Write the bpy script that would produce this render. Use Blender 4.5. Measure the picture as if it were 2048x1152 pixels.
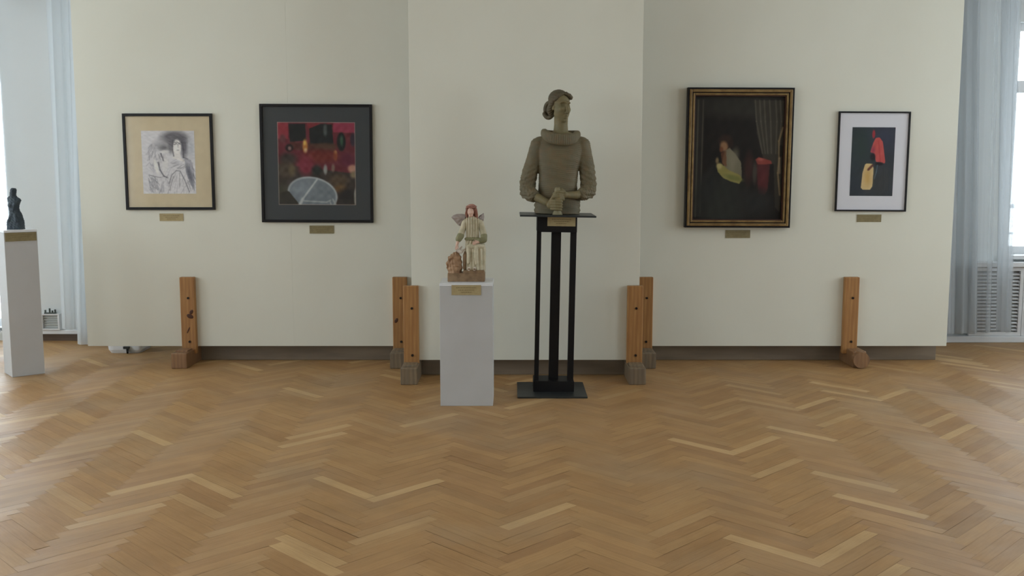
import bpy, bmesh, math, random
import numpy as np
from mathutils import Vector, Matrix
random.seed(7); np.random.seed(7)
for o in list(bpy.data.objects): bpy.data.objects.remove(o)
S = bpy.context.scene; COL = S.collection

# ------------------------------------------------------------------ camera
F = 2000.0; CAMH = 1.6; TH = math.atan(241/F)
cd = bpy.data.cameras.new('camera'); cam = bpy.data.objects.new('camera', cd); COL.objects.link(cam)
cd.sensor_width = 36; cd.lens = F/2048*36; cd.clip_start = .05
cam.location = (0, 0, CAMH); cam.rotation_euler = (math.radians(90)-TH, 0, 0); S.camera = cam
S.view_settings.view_transform = 'Standard'; S.view_settings.look = 'None'
S.view_settings.exposure = 1.57; S.view_settings.gamma = 1; S.view_settings.use_curve_mapping = False
# ------------------------------------------------------------------ sky
SKY = 2.6
W = bpy.data.worlds.new('overcast'); S.world = W; W.use_nodes = True
bg = W.node_tree.nodes['Background']; bg.inputs[0].default_value = (.83, .93, 1, 1); bg.inputs[1].default_value = SKY
ROOMX0, ROOMX1, ROOMY0, ROOMY1, ROOMH = -6.6, 6.6, -4.5, 9.2, 3.7
# windows: (wall, from, to, sill, head)
WIN = [('back', -6.3, -4.62, .12, 3.2), ('back', 4.56, 5.45, .80, 2.90),
       ('left', -1.75, 1.1, .8, 3.45), ('left', 2.0, 4.2, .8, 3.45), ('left', 5.3, 7.3, .8, 3.45),  # left and right windows: unseen, added to light the panels and back wall
       ('right', 2.0, 4.2, .8, 3.45), ('right', 5.3, 7.3, .8, 3.45)]
def opening_xf(w):
    wall, a, b, z0, z1 = w; c = (a+b)/2; zc = (z0+z1)/2
    if wall == 'back':  return (c, ROOMY1+.25, zc), (math.radians(-90), 0, 0)
    if wall == 'front': return (c, ROOMY0-.25, zc), (math.radians(90), 0, 0)
    if wall == 'left':  return (ROOMX0-.25, c, zc), (math.radians(90), 0, math.radians(-90))
    return (ROOMX1+.25, c, zc), (math.radians(90), 0, math.radians(90))
for w in WIN:                                   # portals guide the sky's light through the openings
    l = bpy.data.lights.new('window_portal', 'AREA'); l.shape = 'RECTANGLE'; l.size = w[2]-w[1]; l.size_y = w[4]-w[3]
    l.cycles.is_portal = True
    o = bpy.data.objects.new('window_portal', l); COL.objects.link(o); o.location, o.rotation_euler = opening_xf(w)

# ------------------------------------------------------------------ helpers
def srgb(r, g, b):
    return tuple(((c/255)/12.92 if c/255 <= .04045 else ((c/255+.055)/1.055)**2.4) for c in (r, g, b))
def ray(px, py):
    x = (px-1024)/F; y = -(py-576)/F
    return (x, math.cos(TH)+y*math.sin(TH), -math.sin(TH)+y*math.cos(TH))
def P(px, py, Y):
    d = ray(px, py); t = Y/d[1]; return Vector((d[0]*t, Y, CAMH+d[2]*t))
def G(px, py, z=0):
    d = ray(px, py); t = (z-CAMH)/d[2]; return Vector((d[0]*t, d[1]*t, z))
def new_mat(name, col, rough=.6, metal=0, col2=None, scale=8, bump=0, bscale=60, stretch=None, spec=.5, coat=0):
    m = bpy.data.materials.new(name); m.use_nodes = True; N = m.node_tree.nodes; L = m.node_tree.links
    b = N['Principled BSDF']; b.inputs['Roughness'].default_value = rough; b.inputs['Metallic'].default_value = metal
    b.inputs['Specular IOR Level'].default_value = spec; b.inputs['Coat Weight'].default_value = coat
    b.inputs['Base Color'].default_value = (*col, 1)
    tc = N.new('ShaderNodeTexCoord'); mp = N.new('ShaderNodeMapping'); L.new(tc.outputs['Object'], mp.inputs[0])
    if stretch: mp.inputs['Scale'].default_value = stretch
    if col2:
        n = N.new('ShaderNodeTexNoise'); n.inputs['Scale'].default_value = scale; n.inputs['Detail'].default_value = 5
        L.new(mp.outputs[0], n.inputs[0])
        r = N.new('ShaderNodeValToRGB'); r.color_ramp.elements[0].color = (*col, 1); r.color_ramp.elements[1].color = (*col2, 1)
        r.color_ramp.elements[0].position = .35; r.color_ramp.elements[1].position = .65
        L.new(n.outputs[0], r.inputs[0]); L.new(r.outputs[0], b.inputs['Base Color'])
    if bump:
        n2 = N.new('ShaderNodeTexNoise'); n2.inputs['Scale'].default_value = bscale; n2.inputs['Detail'].default_value = 4
        L.new(mp.outputs[0], n2.inputs[0])
        bp = N.new('ShaderNodeBump'); bp.inputs['Strength'].default_value = bump; bp.inputs['Distance'].default_value = .005
        L.new(n2.outputs[0], bp.inputs['Height']); L.new(bp.outputs[0], b.inputs['Normal'])
    return m
def link_mesh(name, me, mat, parent=None, smooth=False):
    o = bpy.data.objects.new(name, me); COL.objects.link(o)
    if mat: me.materials.append(mat)
    if parent: o.parent = parent
    if smooth:
        for p in me.polygons: p.use_smooth = True
    return o
def obj(name, bm, mat, parent=None, smooth=False, loc=None):
    me = bpy.data.meshes.new(name); bm.normal_update(); bm.to_mesh(me); bm.free()
    o = link_mesh(name, me, mat, parent, smooth)
    if loc is not None: o.location = loc
    return o
def box(bm, x0, x1, y0, y1, z0, z1, M=None, bev=0):
    t = bmesh.new(); bmesh.ops.create_cube(t, size=1)
    bmesh.ops.scale(t, vec=(x1-x0, y1-y0, z1-z0), verts=t.verts)
    bmesh.ops.translate(t, vec=((x0+x1)/2, (y0+y1)/2, (z0+z1)/2), verts=t.verts)
    if bev: bmesh.ops.bevel(t, geom=t.edges[:], offset=bev, segments=2, affect='EDGES', profile=.6)
    if M is not None: bmesh.ops.transform(t, matrix=M, verts=t.verts)
    me = bpy.data.meshes.new('t'); t.to_mesh(me); t.free(); bm.from_mesh(me); bpy.data.meshes.remove(me)
    return bm
def B(*a, **k): return box(bmesh.new(), *a, **k)
def cyl(bm, c, axis, r, h, seg=16):
    q = Vector((0, 0, 1)).rotation_difference(Vector(axis)).to_matrix().to_4x4()
    bmesh.ops.create_cone(bm, cap_ends=True, segments=seg, radius1=r, radius2=r, depth=h, matrix=Matrix.Translation(c) @ q)
    return bm
def empty(name, loc=(0, 0, 0), rz=0):
    o = bpy.data.objects.new(name, None); COL.objects.link(o); o.location = loc; o.rotation_euler = (0, 0, rz); o.empty_display_size = .05
    return o
def tag(o, label, cat, group=None):
    o['label'] = label; o['category'] = cat
    if group: o['group'] = group
    return o
def struct(o): o['kind'] = 'structure'; return o
def ell(bm, c, r, rot=None, sub=3):
    M = Matrix.Translation(c)
    if rot: M = M @ Matrix.Rotation(rot[0], 4, 'X') @ Matrix.Rotation(rot[1], 4, 'Y') @ Matrix.Rotation(rot[2], 4, 'Z')
    if not hasattr(r, '__len__'): r = (r, r, r)
    M = M @ Matrix.Diagonal((*r, 1))
    bmesh.ops.create_icosphere(bm, subdivisions=sub, radius=1, matrix=M)
def chain(bm, pts, rad, sub=2, step=.3):
    for i in range(len(pts)-1):
        a = Vector(pts[i]); b = Vector(pts[i+1]); ra, rb = rad[i], rad[i+1]
        n = max(2, int((b-a).length/(step*min(ra, rb)))+1)
        for k in range(n+1):
            t = k/n; ell(bm, a.lerp(b, t), ra+(rb-ra)*t, sub=sub)
def loft(bm, rings, seg=64, e=2.3, fn=None):
    """rings: (z, cx, cy, rx, ry)"""
    R = []
    for (z, cx, cy, rx, ry) in rings:
        row = []
        for k in range(seg):
            a = 2*math.pi*k/seg; c, s = math.cos(a), math.sin(a)
            q = fn(a, z) if fn else 1
            row.append(bm.verts.new((cx+rx*q*math.copysign(abs(c)**(2/e), c), cy+ry*q*math.copysign(abs(s)**(2/e), s), z)))
        R.append(row)
    for i in range(len(R)-1):
        for k in range(seg):
            bm.faces.new((R[i][k], R[i][(k+1) % seg], R[i+1][(k+1) % seg], R[i+1][k]))
    bm.faces.new(R[0][::-1]); bm.faces.new(R[-1])
def fuse(name, bm, voxel, mat, parent, scale=1, smooth=2, disp=None, M=None):
    """grow one closed skin over the overlapping lumps"""
    if M is not None: bmesh.ops.transform(bm, matrix=M, verts=bm.verts)
    bmesh.ops.scale(bm, vec=(scale,)*3, verts=bm.verts)
    o = obj(name, bm, None)
    md = o.modifiers.new('r', 'REMESH'); md.mode = 'VOXEL'; md.voxel_size = voxel
    if smooth:
        sm = o.modifiers.new('s', 'SMOOTH'); sm.iterations = smooth; sm.factor = .5
    dg = bpy.context.evaluated_depsgraph_get(); dg.update()
    me = bpy.data.meshes.new_from_object(o.evaluated_get(dg))
    old = o.data; bpy.data.objects.remove(o); bpy.data.meshes.remove(old)
    me.name = name
    if disp:
        n = len(me.vertices); co = np.empty(n*3); me.vertices.foreach_get('co', co); co = co.reshape(-1, 3)
        no = np.empty(n*3); me.vertices.foreach_get('normal', no); no = no.reshape(-1, 3)
        me.vertices.foreach_set('co', disp(co/scale, no, co).ravel()); me.update()
    return link_mesh(name, me, mat, parent, True)

# ------------------------------------------------------------------ materials
M_wall = new_mat('wall_paint', srgb(226, 230, 230), .8, col2=srgb(221, 225, 224), scale=.7, bump=.08, bscale=90, spec=.2)
M_ceil = new_mat('ceiling_paint', srgb(235, 235, 232), .9, spec=.2)
M_board = new_mat('panel_paint', srgb(226, 225, 211), .55, col2=srgb(221, 219, 204), scale=.8, bump=.05, bscale=40, spec=.3)
M_white = new_mat('white_gloss', srgb(228, 230, 232), .35)
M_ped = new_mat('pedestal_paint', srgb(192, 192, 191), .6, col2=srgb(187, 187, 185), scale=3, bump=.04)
M_black = new_mat('black_steel', srgb(13, 12, 14), .55, col2=srgb(18, 16, 17), scale=9, bump=.1, spec=.3)
M_plate = new_mat('grey_steel', srgb(52, 56, 56), .42, metal=.2, col2=srgb(42, 46, 47), scale=6)
M_rubber = new_mat('black_rubber', srgb(20, 20, 20), .7)
M_card = new_mat('caption_card', srgb(176, 160, 118), .7, col2=srgb(168, 150, 108), scale=30)
M_card2 = new_mat('caption_card_dark', srgb(140, 128, 92), .7, col2=srgb(128, 116, 82), scale=30)
M_ink = new_mat('print_ink', srgb(122, 106, 72), .8)
M_bframe = new_mat('black_frame', srgb(20, 18, 19), .45, bump=.05, spec=.3)
M_gold = new_mat('gold_frame', srgb(150, 124, 78), .4, metal=.35, col2=srgb(122, 96, 58), scale=14, bump=.15)
M_liner = new_mat('red_brown_liner', srgb(66, 36, 22), .5)
M_mat1 = new_mat('beige_mat', srgb(230, 214, 180), .8, col2=srgb(224, 208, 174), scale=12)
M_mat2 = new_mat('charcoal_mat', srgb(74, 77, 79), .8)
M_mat4 = new_mat('white_mat', srgb(244, 244, 250), .8)
M_brown = new_mat('brown_baseboard', srgb(92, 72, 56), .5, col2=srgb(78, 60, 46), scale=5, stretch=(1, 1, 8))
def wood_mat(name, c1, c2, c3):
    m = new_mat(name, c1, .5, col2=c2, scale=5, bump=.12, bscale=30, stretch=(9, 9, .9))
    N = m.node_tree.nodes; L = m.node_tree.links; b = N['Principled BSDF']
    w = N.new('ShaderNodeTexWave'); w.bands_direction = 'X'; w.inputs['Scale'].default_value = 5; w.inputs['Distortion'].default_value = 5
    w.inputs['Detail'].default_value = 3; w.inputs['Detail Scale'].default_value = .8
    tc = N.new('ShaderNodeTexCoord'); mp = N.new('ShaderNodeMapping'); mp.inputs['Scale'].default_value = (2, 2, .25)
    L.new(tc.outputs['Object'], mp.inputs[0]); L.new(mp.outputs[0], w.inputs[0])
    mx = N.new('ShaderNodeMix'); mx.data_type = 'RGBA'; mx.inputs[7].default_value = (*c3, 1)
    src = b.inputs['Base Color'].links[0].from_socket
    mul = N.new('ShaderNodeMath'); mul.operation = 'MULTIPLY'; mul.inputs[1].default_value = .45
    L.new(w.outputs['Fac'], mul.inputs[0]); L.new(mul.outputs[0], mx.inputs[0]); L.new(src, mx.inputs[6]); L.new(mx.outputs[2], b.inputs['Base Color'])
    return m
M_pine = wood_mat('varnished_pine', srgb(178, 132, 78), srgb(162, 114, 64), srgb(136, 90, 50))
M_foot = wood_mat('worn_pine', srgb(150, 112, 76), srgb(132, 100, 72), srgb(112, 80, 54))
M_footgrey = wood_mat('grey_worn_pine', srgb(140, 122, 96), srgb(118, 104, 86), srgb(98, 82, 64))
M_knot = new_mat('knot', srgb(78, 44, 26), .6)
M_hole = new_mat('bolt_dark', srgb(30, 22, 18), .5, metal=.4)
def glass_mat(ior=1.45):
    m = bpy.data.materials.new('picture_glass'); m.use_nodes = True; N = m.node_tree.nodes; L = m.node_tree.links; N.remove(N['Principled BSDF'])
    t = N.new('ShaderNodeBsdfTransparent'); g = N.new('ShaderNodeBsdfGlossy'); g.inputs['Roughness'].default_value = .03
    fr = N.new('ShaderNodeFresnel'); fr.inputs[0].default_value = ior
    mx = N.new('ShaderNodeMixShader'); fm = N.new('ShaderNodeMath'); fm.operation = 'MULTIPLY'; fm.inputs[1].default_value = .4; L.new(fr.outputs[0], fm.inputs[0]); L.new(fm.outputs[0], mx.inputs[0]); L.new(t.outputs[0], mx.inputs[1]); L.new(g.outputs[0], mx.inputs[2])
    L.new(mx.outputs[0], N['Material Output'].inputs[0]); return m
M_glass = glass_mat()
def sheer_mat(name, col, dens, bluish=None):
    m = bpy.data.materials.new(name); m.use_nodes = True; N = m.node_tree.nodes; L = m.node_tree.links; N.remove(N['Principled BSDF'])
    t = N.new('ShaderNodeBsdfTransparent'); d = N.new('ShaderNodeBsdfDiffuse'); d.inputs[0].default_value = (*col, 1)
    tr = N.new('ShaderNodeBsdfTranslucent'); tr.inputs[0].default_value = (*col, 1)
    a = N.new('ShaderNodeMixShader'); a.inputs[0].default_value = .55; L.new(d.outputs[0], a.inputs[1]); L.new(tr.outputs[0], a.inputs[2])
    lw = N.new('ShaderNodeLayerWeight'); lw.inputs[0].default_value = .35
    mr = N.new('ShaderNodeMapRange'); mr.inputs[3].default_value = dens; mr.inputs[4].default_value = 1
    L.new(lw.outputs['Facing'], mr.inputs[0])
    mx = N.new('ShaderNodeMixShader'); L.new(mr.outputs[0], mx.inputs[0]); L.new(t.outputs[0], mx.inputs[1]); L.new(a.outputs[0], mx.inputs[2])
    L.new(mx.outputs[0], N['Material Output'].inputs[0]); return m
M_sheer = sheer_mat('sheer_curtain', srgb(218, 224, 228), .2)
M_sheer3 = sheer_mat('white_sheer', srgb(240, 245, 248), .85)
M_sheer2 = sheer_mat('dense_sheer', srgb(218, 223, 227), .85)

# ------------------------------------------------------------------ floor: herringbone parquet staves
def make_floor():
    Lp, n = .46, 7; w = Lp/n; g = .0005; c = 1/math.sqrt(2); X0 = -.015
    V = []; Fc = []; UV = []
    def stave(u0, u1, v0, v1, along):
        cu, cv = (u0+u1)/2, (v0+v1)/2
        x, y = (cu-cv)*c+X0, (cu+cv)*c+.1
        if not (ROOMX0-.4 < x < ROOMX1+.4 and ROOMY0-.4 < y < ROOMY1+.4): return
        z = [random.uniform(-.00035, .00035) for _ in range(2)]; tl = random.uniform(-.0005, .0005); tw = random.uniform(-.0003, .0003)
        k = len(V)
        for i, (u, v) in enumerate(((u0+g, v0+g), (u1-g, v0+g), (u1-g, v1-g), (u0+g, v1-g))):
            su = -1 if i in (0, 3) else 1; sv = -1 if i < 2 else 1
            zz = (tl*su+tw*sv) if along == 0 else (tl*sv+tw*su)
            V.append(((u-v)*c+X0, (u+v)*c+.1, zz))
            a, b = (u-u0, v-v0) if along == 0 else (v-v0, u-u0)
            UV.append((a+cu*3.17, b+cv*5.3))
        Fc.append((k, k+1, k+2, k+3))
    R = 200
    for k in range(-R, R):
        for m in range(-16, 17):
            a, b = (k+n*m)*w, (k-n*m)*w
            if abs(a)+abs(b) > 40: continue
            stave(a, a+Lp, b, b+w, 0)
            stave(a+Lp, a+Lp+w, b-(n-1)*w, b+w, 1)
    me = bpy.data.meshes.new('floor'); me.from_pydata(V, [], Fc)
    uvl = me.uv_layers.new(name='UVMap')
    uvl.data.foreach_set('uv', [q for f in Fc for i in f for q in UV[i]])
    m = bpy.data.materials.new('oak_parquet'); m.use_nodes = True; N = m.node_tree.nodes; L = m.node_tree.links; b = N['Principled BSDF']
    geo = N.new('ShaderNodeNewGeometry'); rp = N.new('ShaderNodeValToRGB'); L.new(geo.outputs['Random Per Island'], rp.inputs[0])
    cols = [(0, srgb(168, 128, 84)), (.16, srgb(182, 142, 94)), (.3, srgb(174, 134, 88)), (.45, srgb(188, 148, 98)), (.6, srgb(178, 138, 90)), (.75, srgb(184, 146, 98)), (.9, srgb(172, 134, 90)), (.97, srgb(204, 168, 118))]
    e = rp.color_ramp.elements
    while len(e) > 1: e.remove(e[0])
    e[0].position = 0; e[0].color = (*cols[0][1], 1)
    for p_, c_ in cols[1:]:
        q = e.new(p_); q.color = (*c_, 1)
    uv = N.new('ShaderNodeUVMap'); mp = N.new('ShaderNodeMapping'); mp.inputs['Scale'].default_value = (3, 45, 1); L.new(uv.outputs[0], mp.inputs[0])
    gn = N.new('ShaderNodeTexNoise'); gn.inputs['Scale'].default_value = 2.2; gn.inputs['Detail'].default_value = 6; L.new(mp.outputs[0], gn.inputs[0])
    mx = N.new('ShaderNodeMix'); mx.data_type = 'RGBA'; mx.blend_type = 'MULTIPLY'; mx.inputs[0].default_value = .5
    r2 = N.new('ShaderNodeValToRGB'); r2.color_ramp.elements[0].position = .3; r2.color_ramp.elements[0].color = (.78, .73, .68, 1); r2.color_ramp.elements[1].position = .62; r2.color_ramp.elements[1].color = (1, 1, 1, 1)
    L.new(gn.outputs[0], r2.inputs[0]); L.new(rp.outputs[0], mx.inputs[6]); L.new(r2.outputs[0], mx.inputs[7])
    # wear: broad greyish scuffed areas
    tc = N.new('ShaderNodeTexCoord'); wn = N.new('ShaderNodeTexNoise'); wn.inputs['Scale'].default_value = 1.1; wn.inputs['Detail'].default_value = 6; L.new(tc.outputs['Object'], wn.inputs[0])
    r3 = N.new('ShaderNodeValToRGB'); r3.color_ramp.elements[0].position = .5; r3.color_ramp.elements[0].color = (0, 0, 0, 1); r3.color_ramp.elements[1].position = .72; r3.color_ramp.elements[1].color = (.55, .55, .55, 1)
    L.new(wn.outputs[0], r3.inputs[0])
    m2 = N.new('ShaderNodeMix'); m2.data_type = 'RGBA'; m2.inputs[7].default_value = (*srgb(166, 142, 112), 1)
    L.new(r3.outputs[0], m2.inputs[0]); L.new(mx.outputs[2], m2.inputs[6])
    # uneven varnish tone in patches a few staves wide
    pn = N.new('ShaderNodeTexNoise'); pn.inputs['Scale'].default_value = 3.2; pn.inputs['Detail'].default_value = 3; L.new(tc.outputs['Object'], pn.inputs[0])
    r4 = N.new('ShaderNodeValToRGB'); r4.color_ramp.elements[0].position = .3; r4.color_ramp.elements[0].color = (.86, .84, .81, 1); r4.color_ramp.elements[1].position = .7; r4.color_ramp.elements[1].color = (1, 1, 1, 1)
    L.new(pn.outputs[0], r4.inputs[0]); m5 = N.new('ShaderNodeMix'); m5.data_type = 'RGBA'; m5.blend_type = 'MULTIPLY'; m5.inputs[0].default_value = 1
    L.new(m2.outputs[2], m5.inputs[6]); L.new(r4.outputs[0], m5.inputs[7]); L.new(m5.outputs[2], b.inputs['Base Color'])
    rr = N.new('ShaderNodeMapRange'); rr.inputs[3].default_value = .42; rr.inputs[4].default_value = .58
    sc = N.new('ShaderNodeTexNoise'); sc.inputs['Scale'].default_value = 5; sc.inputs['Detail'].default_value = 5; L.new(tc.outputs['Object'], sc.inputs[0])
    L.new(sc.outputs[0], rr.inputs[0]); L.new(rr.outputs[0], b.inputs['Roughness'])
    bp = N.new('ShaderNodeBump'); bp.inputs['Strength'].default_value = .12; bp.inputs['Distance'].default_value = .002
    L.new(gn.outputs[0], bp.inputs['Height']); L.new(bp.outputs[0], b.inputs['Normal'])
    b.inputs['Specular IOR Level'].default_value = .36
    tg = N.new('ShaderNodeTangent'); tg.direction_type = 'UV_MAP'; tg.uv_map = 'UVMap'; b.inputs['Anisotropic'].default_value = .42; L.new(tg.outputs[0], b.inputs['Tangent'])
    o = link_mesh('floor', me, m); struct(o)
    sub = B(ROOMX0-.3, ROOMX1+.3, ROOMY0-.3, ROOMY1+.3, -.12, -.004)
    s = obj('subfloor', sub, new_mat('joint_filler', srgb(122, 94, 64), .8), o)
make_floor()

# ------------------------------------------------------------------ room shell
def wall(side, openings, lo, hi):
    bm = bmesh.new(); T = .3
    def bx(a, b, z0, z1):
        if b-a < 1e-4 or z1-z0 < 1e-4: return
        if side == 'back':  box(bm, a, b, ROOMY1, ROOMY1+T, z0, z1)
        if side == 'front': box(bm, a, b, ROOMY0-T, ROOMY0, z0, z1)
        if side == 'left':  box(bm, ROOMX0-T, ROOMX0, a, b, z0, z1)
        if side == 'right': box(bm, ROOMX1, ROOMX1+T, a, b, z0, z1)
    x = lo
    for (_, a, b, z0, z1) in sorted(openings, key=lambda q: q[1]):
        bx(x, a, 0, ROOMH); bx(a, b, 0, z0); bx(a, b, z1, ROOMH); x = b
    bx(x, hi, 0, ROOMH)
    return struct(obj('wall_'+side, bm, M_wall))
for side, lo, hi in (('back', ROOMX0, ROOMX1), ('front', ROOMX0, ROOMX1), ('left', ROOMY0-.3, ROOMY1+.3), ('right', ROOMY0-.3, ROOMY1+.3)):
    wall(side, [w for w in WIN if w[0] == side], lo, hi)
struct(obj('ceiling', B(ROOMX0-.3, ROOMX1+.3, ROOMY0-.3, ROOMY1+.3, ROOMH, ROOMH+.15), M_ceil))
M_pane = glass_mat(1.5); M_pane.name = 'window_glass'
for i, w in enumerate(WIN):
    a, b, z0, z1 = w[1:]; wd = b-a; h = z1-z0
    loc, rot = opening_xf(w); side = w[0]
    c = (a+b)/2
    ang = {'back': 0, 'front': math.pi, 'left': math.pi/2, 'right': -math.pi/2}[side]
    base = {'back': (c, ROOMY1+.15, 0), 'front': (c, ROOMY0-.15, 0), 'left': (ROOMX0-.15, c, 0), 'right': (ROOMX1+.15, c, 0)}[side]
    r = empty('window_%d' % (i+1), base, ang); struct(r)
    fr = bmesh.new(); t = .07; hw = wd/2
    tz = z0+(h*.73 if side != 'back' or a > 0 else h*.8)
    for (x0, x1, q0, q1, d) in ((-hw, -hw+t, z0, z1, .035), (hw-t, hw, z0, z1, .035), (-hw+t, hw-t, z0, z0+t, .035), (-hw+t, hw-t, z1-t, z1, .035),
                                (-hw+t, hw-t, tz-.055, tz+.055, .045), (-.05, .05, z0+t, tz-.055, .045), (-.05, .05, tz+.055, z1-t, .04)):
        box(fr, x0, x1, -d, d, q0, q1, bev=.004)
    obj('window_frame', fr, M_white, r)
    obj('pane', B(-hw+t, hw-t, -.003, .003, z0+t, z1-t), M_pane, r)
    obj('window_sill', B(-hw-.05 if z0 > .3 else -hw, hw+.05 if z0 > .3 else hw, -.24 if z0 > .3 else -.15, -.035, z0-.035, z0+.001, bev=.006), M_white, r)
# baseboards
struct(obj('baseboard_back', B(-4.6, 3.4, ROOMY1-.022, ROOMY1+.0, .0, .065), M_brown))
struct(obj('trim_1', B(-4.6, -3.3, ROOMY1-.045, ROOMY1, .065, .105, bev=.006), M_white))
struct(obj('baseboard_left', B(ROOMX0, ROOMX0+.022, ROOMY0, ROOMY1, 0, .09), M_brown))
struct(obj('baseboard_right', B(ROOMX1-.022, ROOMX1, ROOMY0, ROOMY1, 0, .09), M_brown))
struct(obj('trim_2', B(3.4, ROOMX1-.03, ROOMY1-.13, ROOMY1, 0, .06, bev=.008), M_white))

# ------------------------------------------------------------------ radiator covers under the right window
def rad_cover(x0, x1, label):
    r = empty('radiator_cover', ((x0+x1)/2, ROOMY1-.1, .062)); hw = (x1-x0)/2-.002
    fr = bmesh.new()
    for q in ((-hw, -hw+.03, 0, .63), (hw-.03, hw, 0, .63), (-hw+.03, hw-.03, 0, .035), (-hw+.03, hw-.03, .60, .63)): box(fr, q[0], q[1], -.015, .015, q[2], q[3])
    obj('cover_frame', fr, M_white, r)
    obj('back_plate', B(-hw+.01, hw-.01, .03, .04, .01, .62), new_mat('inner_grey', srgb(176, 178, 178), .7), r)
    for k in range(17):
        z = .055+k*.032
        M = Matrix.Translation((0, 0, z)) @ Matrix.Rotation(math.radians(28), 4, 'X')
        obj('louvre', B(-hw+.031, hw-.031, -.011, .011, -.003, .003, M=M), M_white, r)
    tag(r, label, 'radiator cover', 'louvred radiator covers below the right window')
rad_cover(4.20, 4.68, 'white louvred radiator cover seen through the sheer curtain, nearest the right panel')
rad_cover(4.68, 5.16, 'white louvred radiator cover under the window at the right edge of the photo')
tag(obj('window_ledge', B(3.9, 6.3, ROOMY1-.16, ROOMY1-.001, .70, .745, bev=.008), M_white), 'long white ledge above the louvred radiator covers at right', 'ledge')
# balcony railing outside right window
r = empty('balcony_railing', (5.4, ROOMY1+.75, 0))
M_rail = new_mat('railing_paint', srgb(170, 176, 182), .5)
bm = B(-1.3, 1.3, -.02, .02, 1.2, 1.24); box(bm, -1.3, 1.3, -.012, .012, .94, .96); obj('top_rail', bm, M_rail, r)
for k in range(14): obj('baluster', cyl(bmesh.new(), (-1.25+k*.192, 0, .7), (0, 0, 1), .011, 1.0, 8), M_rail, r)
obj('balcony_slab', B(-1.5, 1.5, -.44, .3, .05, .2), M_wall, r)
tag(r, 'pale metal balcony railing outside the window at the right edge', 'railing')

# ------------------------------------------------------------------ curtains
def curtain(name, pts_top, pts_bot, Y, z0, z1, folds, amp, mat, label, seed=0, cat='curtain'):
    rnd = random.Random(seed); nx, nz = 220, 40; V = []; Fc = []
    ph = [rnd.uniform(0, 6.28) for _ in range(4)]
    for j in range(nz+1):
        t = j/nz; z = z1+(z0-z1)*t
        a = pts_top[0]+(pts_bot[0]-pts_top[0])*t; b = pts_top[1]+(pts_bot[1]-pts_top[1])*t
        for i in range(nx+1):
            s = i/nx; q = s*folds*2*math.pi
            y = amp*(math.sin(q+ph[0]+.5*math.sin(q*.37+ph[1]))+.45*math.sin(q*1.9+ph[2]+t*1.2))*(0.7+.5*t)
            x = a+(b-a)*s+.006*math.sin(q*2+ph[3])
            V.append((x, Y+y, z+.004*math.sin(q)*(j == nz)))
    for j in range(nz):
        for i in range(nx):
            k = j*(nx+1)+i; Fc.append((k, k+1, k+nx+2, k+nx+1))
    me = bpy.data.meshes.new(name); me.from_pydata(V, [], Fc)
    o = link_mesh(name, me, mat, None, True); tag(o, label, cat, None); return o
CH = 3.12
curtain('sheer_curtain', (3.66, 4.10), (3.72, 4.24), 8.98, .10, CH, 4.5, .02, M_sheer2, 'denser sheer curtain tucked behind the edge of the right exhibition panel', 5)
curtain('sheer_curtain', (4.02, 4.40), (4.12, 4.50), 8.86, .13, CH, 2, .012, M_sheer, 'thin see-through curtain hanging in front of the radiator louvres at right', 3)
curtain('sheer_curtain', (4.24, 4.41), (4.36, 4.50), 8.93, .13, CH, 1.5, .012, M_sheer2, 'narrow dense curtain fold between the two strips of louvres at right', 6)
curtain('sheer_curtain', (-4.10, -3.78), (-4.12, -3.86), 9.03, .13, CH, 2.2, .018, M_sheer3, 'narrow pale curtain fold ending just above the white trim, left side', 8)
curtain('sheer_curtain', (-3.84, -3.3), (-3.93, -3.4), 8.9, .015, CH, 4, .02, M_sheer3, 'bluish sheer curtain reaching the floor beside the left exhibition panel', 11)
curtain('sheer_curtain', (-6.2, -4.68), (-6.2, -4.60), 9.06, .10, CH, 12, .02, M_sheer, 'bright sheer curtain over the window at the far left edge', 12)
for x0, x1, lab in ((3.5, 6.3, 'white curtain rail above the right window curtains'), (-6.3, -3.2, 'white curtain rail above the left window curtains')):
    r = empty('curtain_rail', ((x0+x1)/2, 8.96, CH+.0)); hw = (x1-x0)/2
    obj('rail', B(-hw, hw, -.13, .12, .0, .03, bev=.004), M_white, r)
    for k in (-.8, 0, .8): obj('bracket', B(k*hw-.015, k*hw+.015, .12, .238, .0, .02), M_white, r)
    tag(r, lab, 'curtain rail')

# little grille box at left wall with dark valves
r = empty('wall_vent', (P(106, 640, ROOMY1).x, ROOMY1, .107))
fr = bmesh.new()
for q in ((-.085, -.07, 0, .15), (.07, .085, 0, .15), (-.07, .07, 0, .012), (-.07, .07, .138, .15)): box(fr, q[0], q[1], -.06, 0, q[2], q[3])
obj('vent_frame', fr, M_white, r)
bm = bmesh.new(); box(bm, -.07, .07, -.03, -.02, .012, .138)
for k in range(5): box(bm, -.068, .068, -.04, -.03, .022+k*.022, .03+k*.022)
obj('grille', bm, new_mat('vent_grey', srgb(188, 192, 190), .6), r)
bm = bmesh.new()
for x, h in ((-.045, .035), (-.005, .05), (.02, .03), (.045, .04)): cyl(bm, (x, -.045, .15+h/2), (0, 0, 1), .008, h, 10)
box(bm, -.055, .055, -.052, -.038, .15, .162)
obj('valve_row', bm, new_mat('dark_grey_valve', srgb(84, 92, 88), .5, metal=.4), r)['label'] = 'row of dark grey valves'
tag(r, 'small white grille box with dark valves low on the left wall', 'vent')

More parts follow.
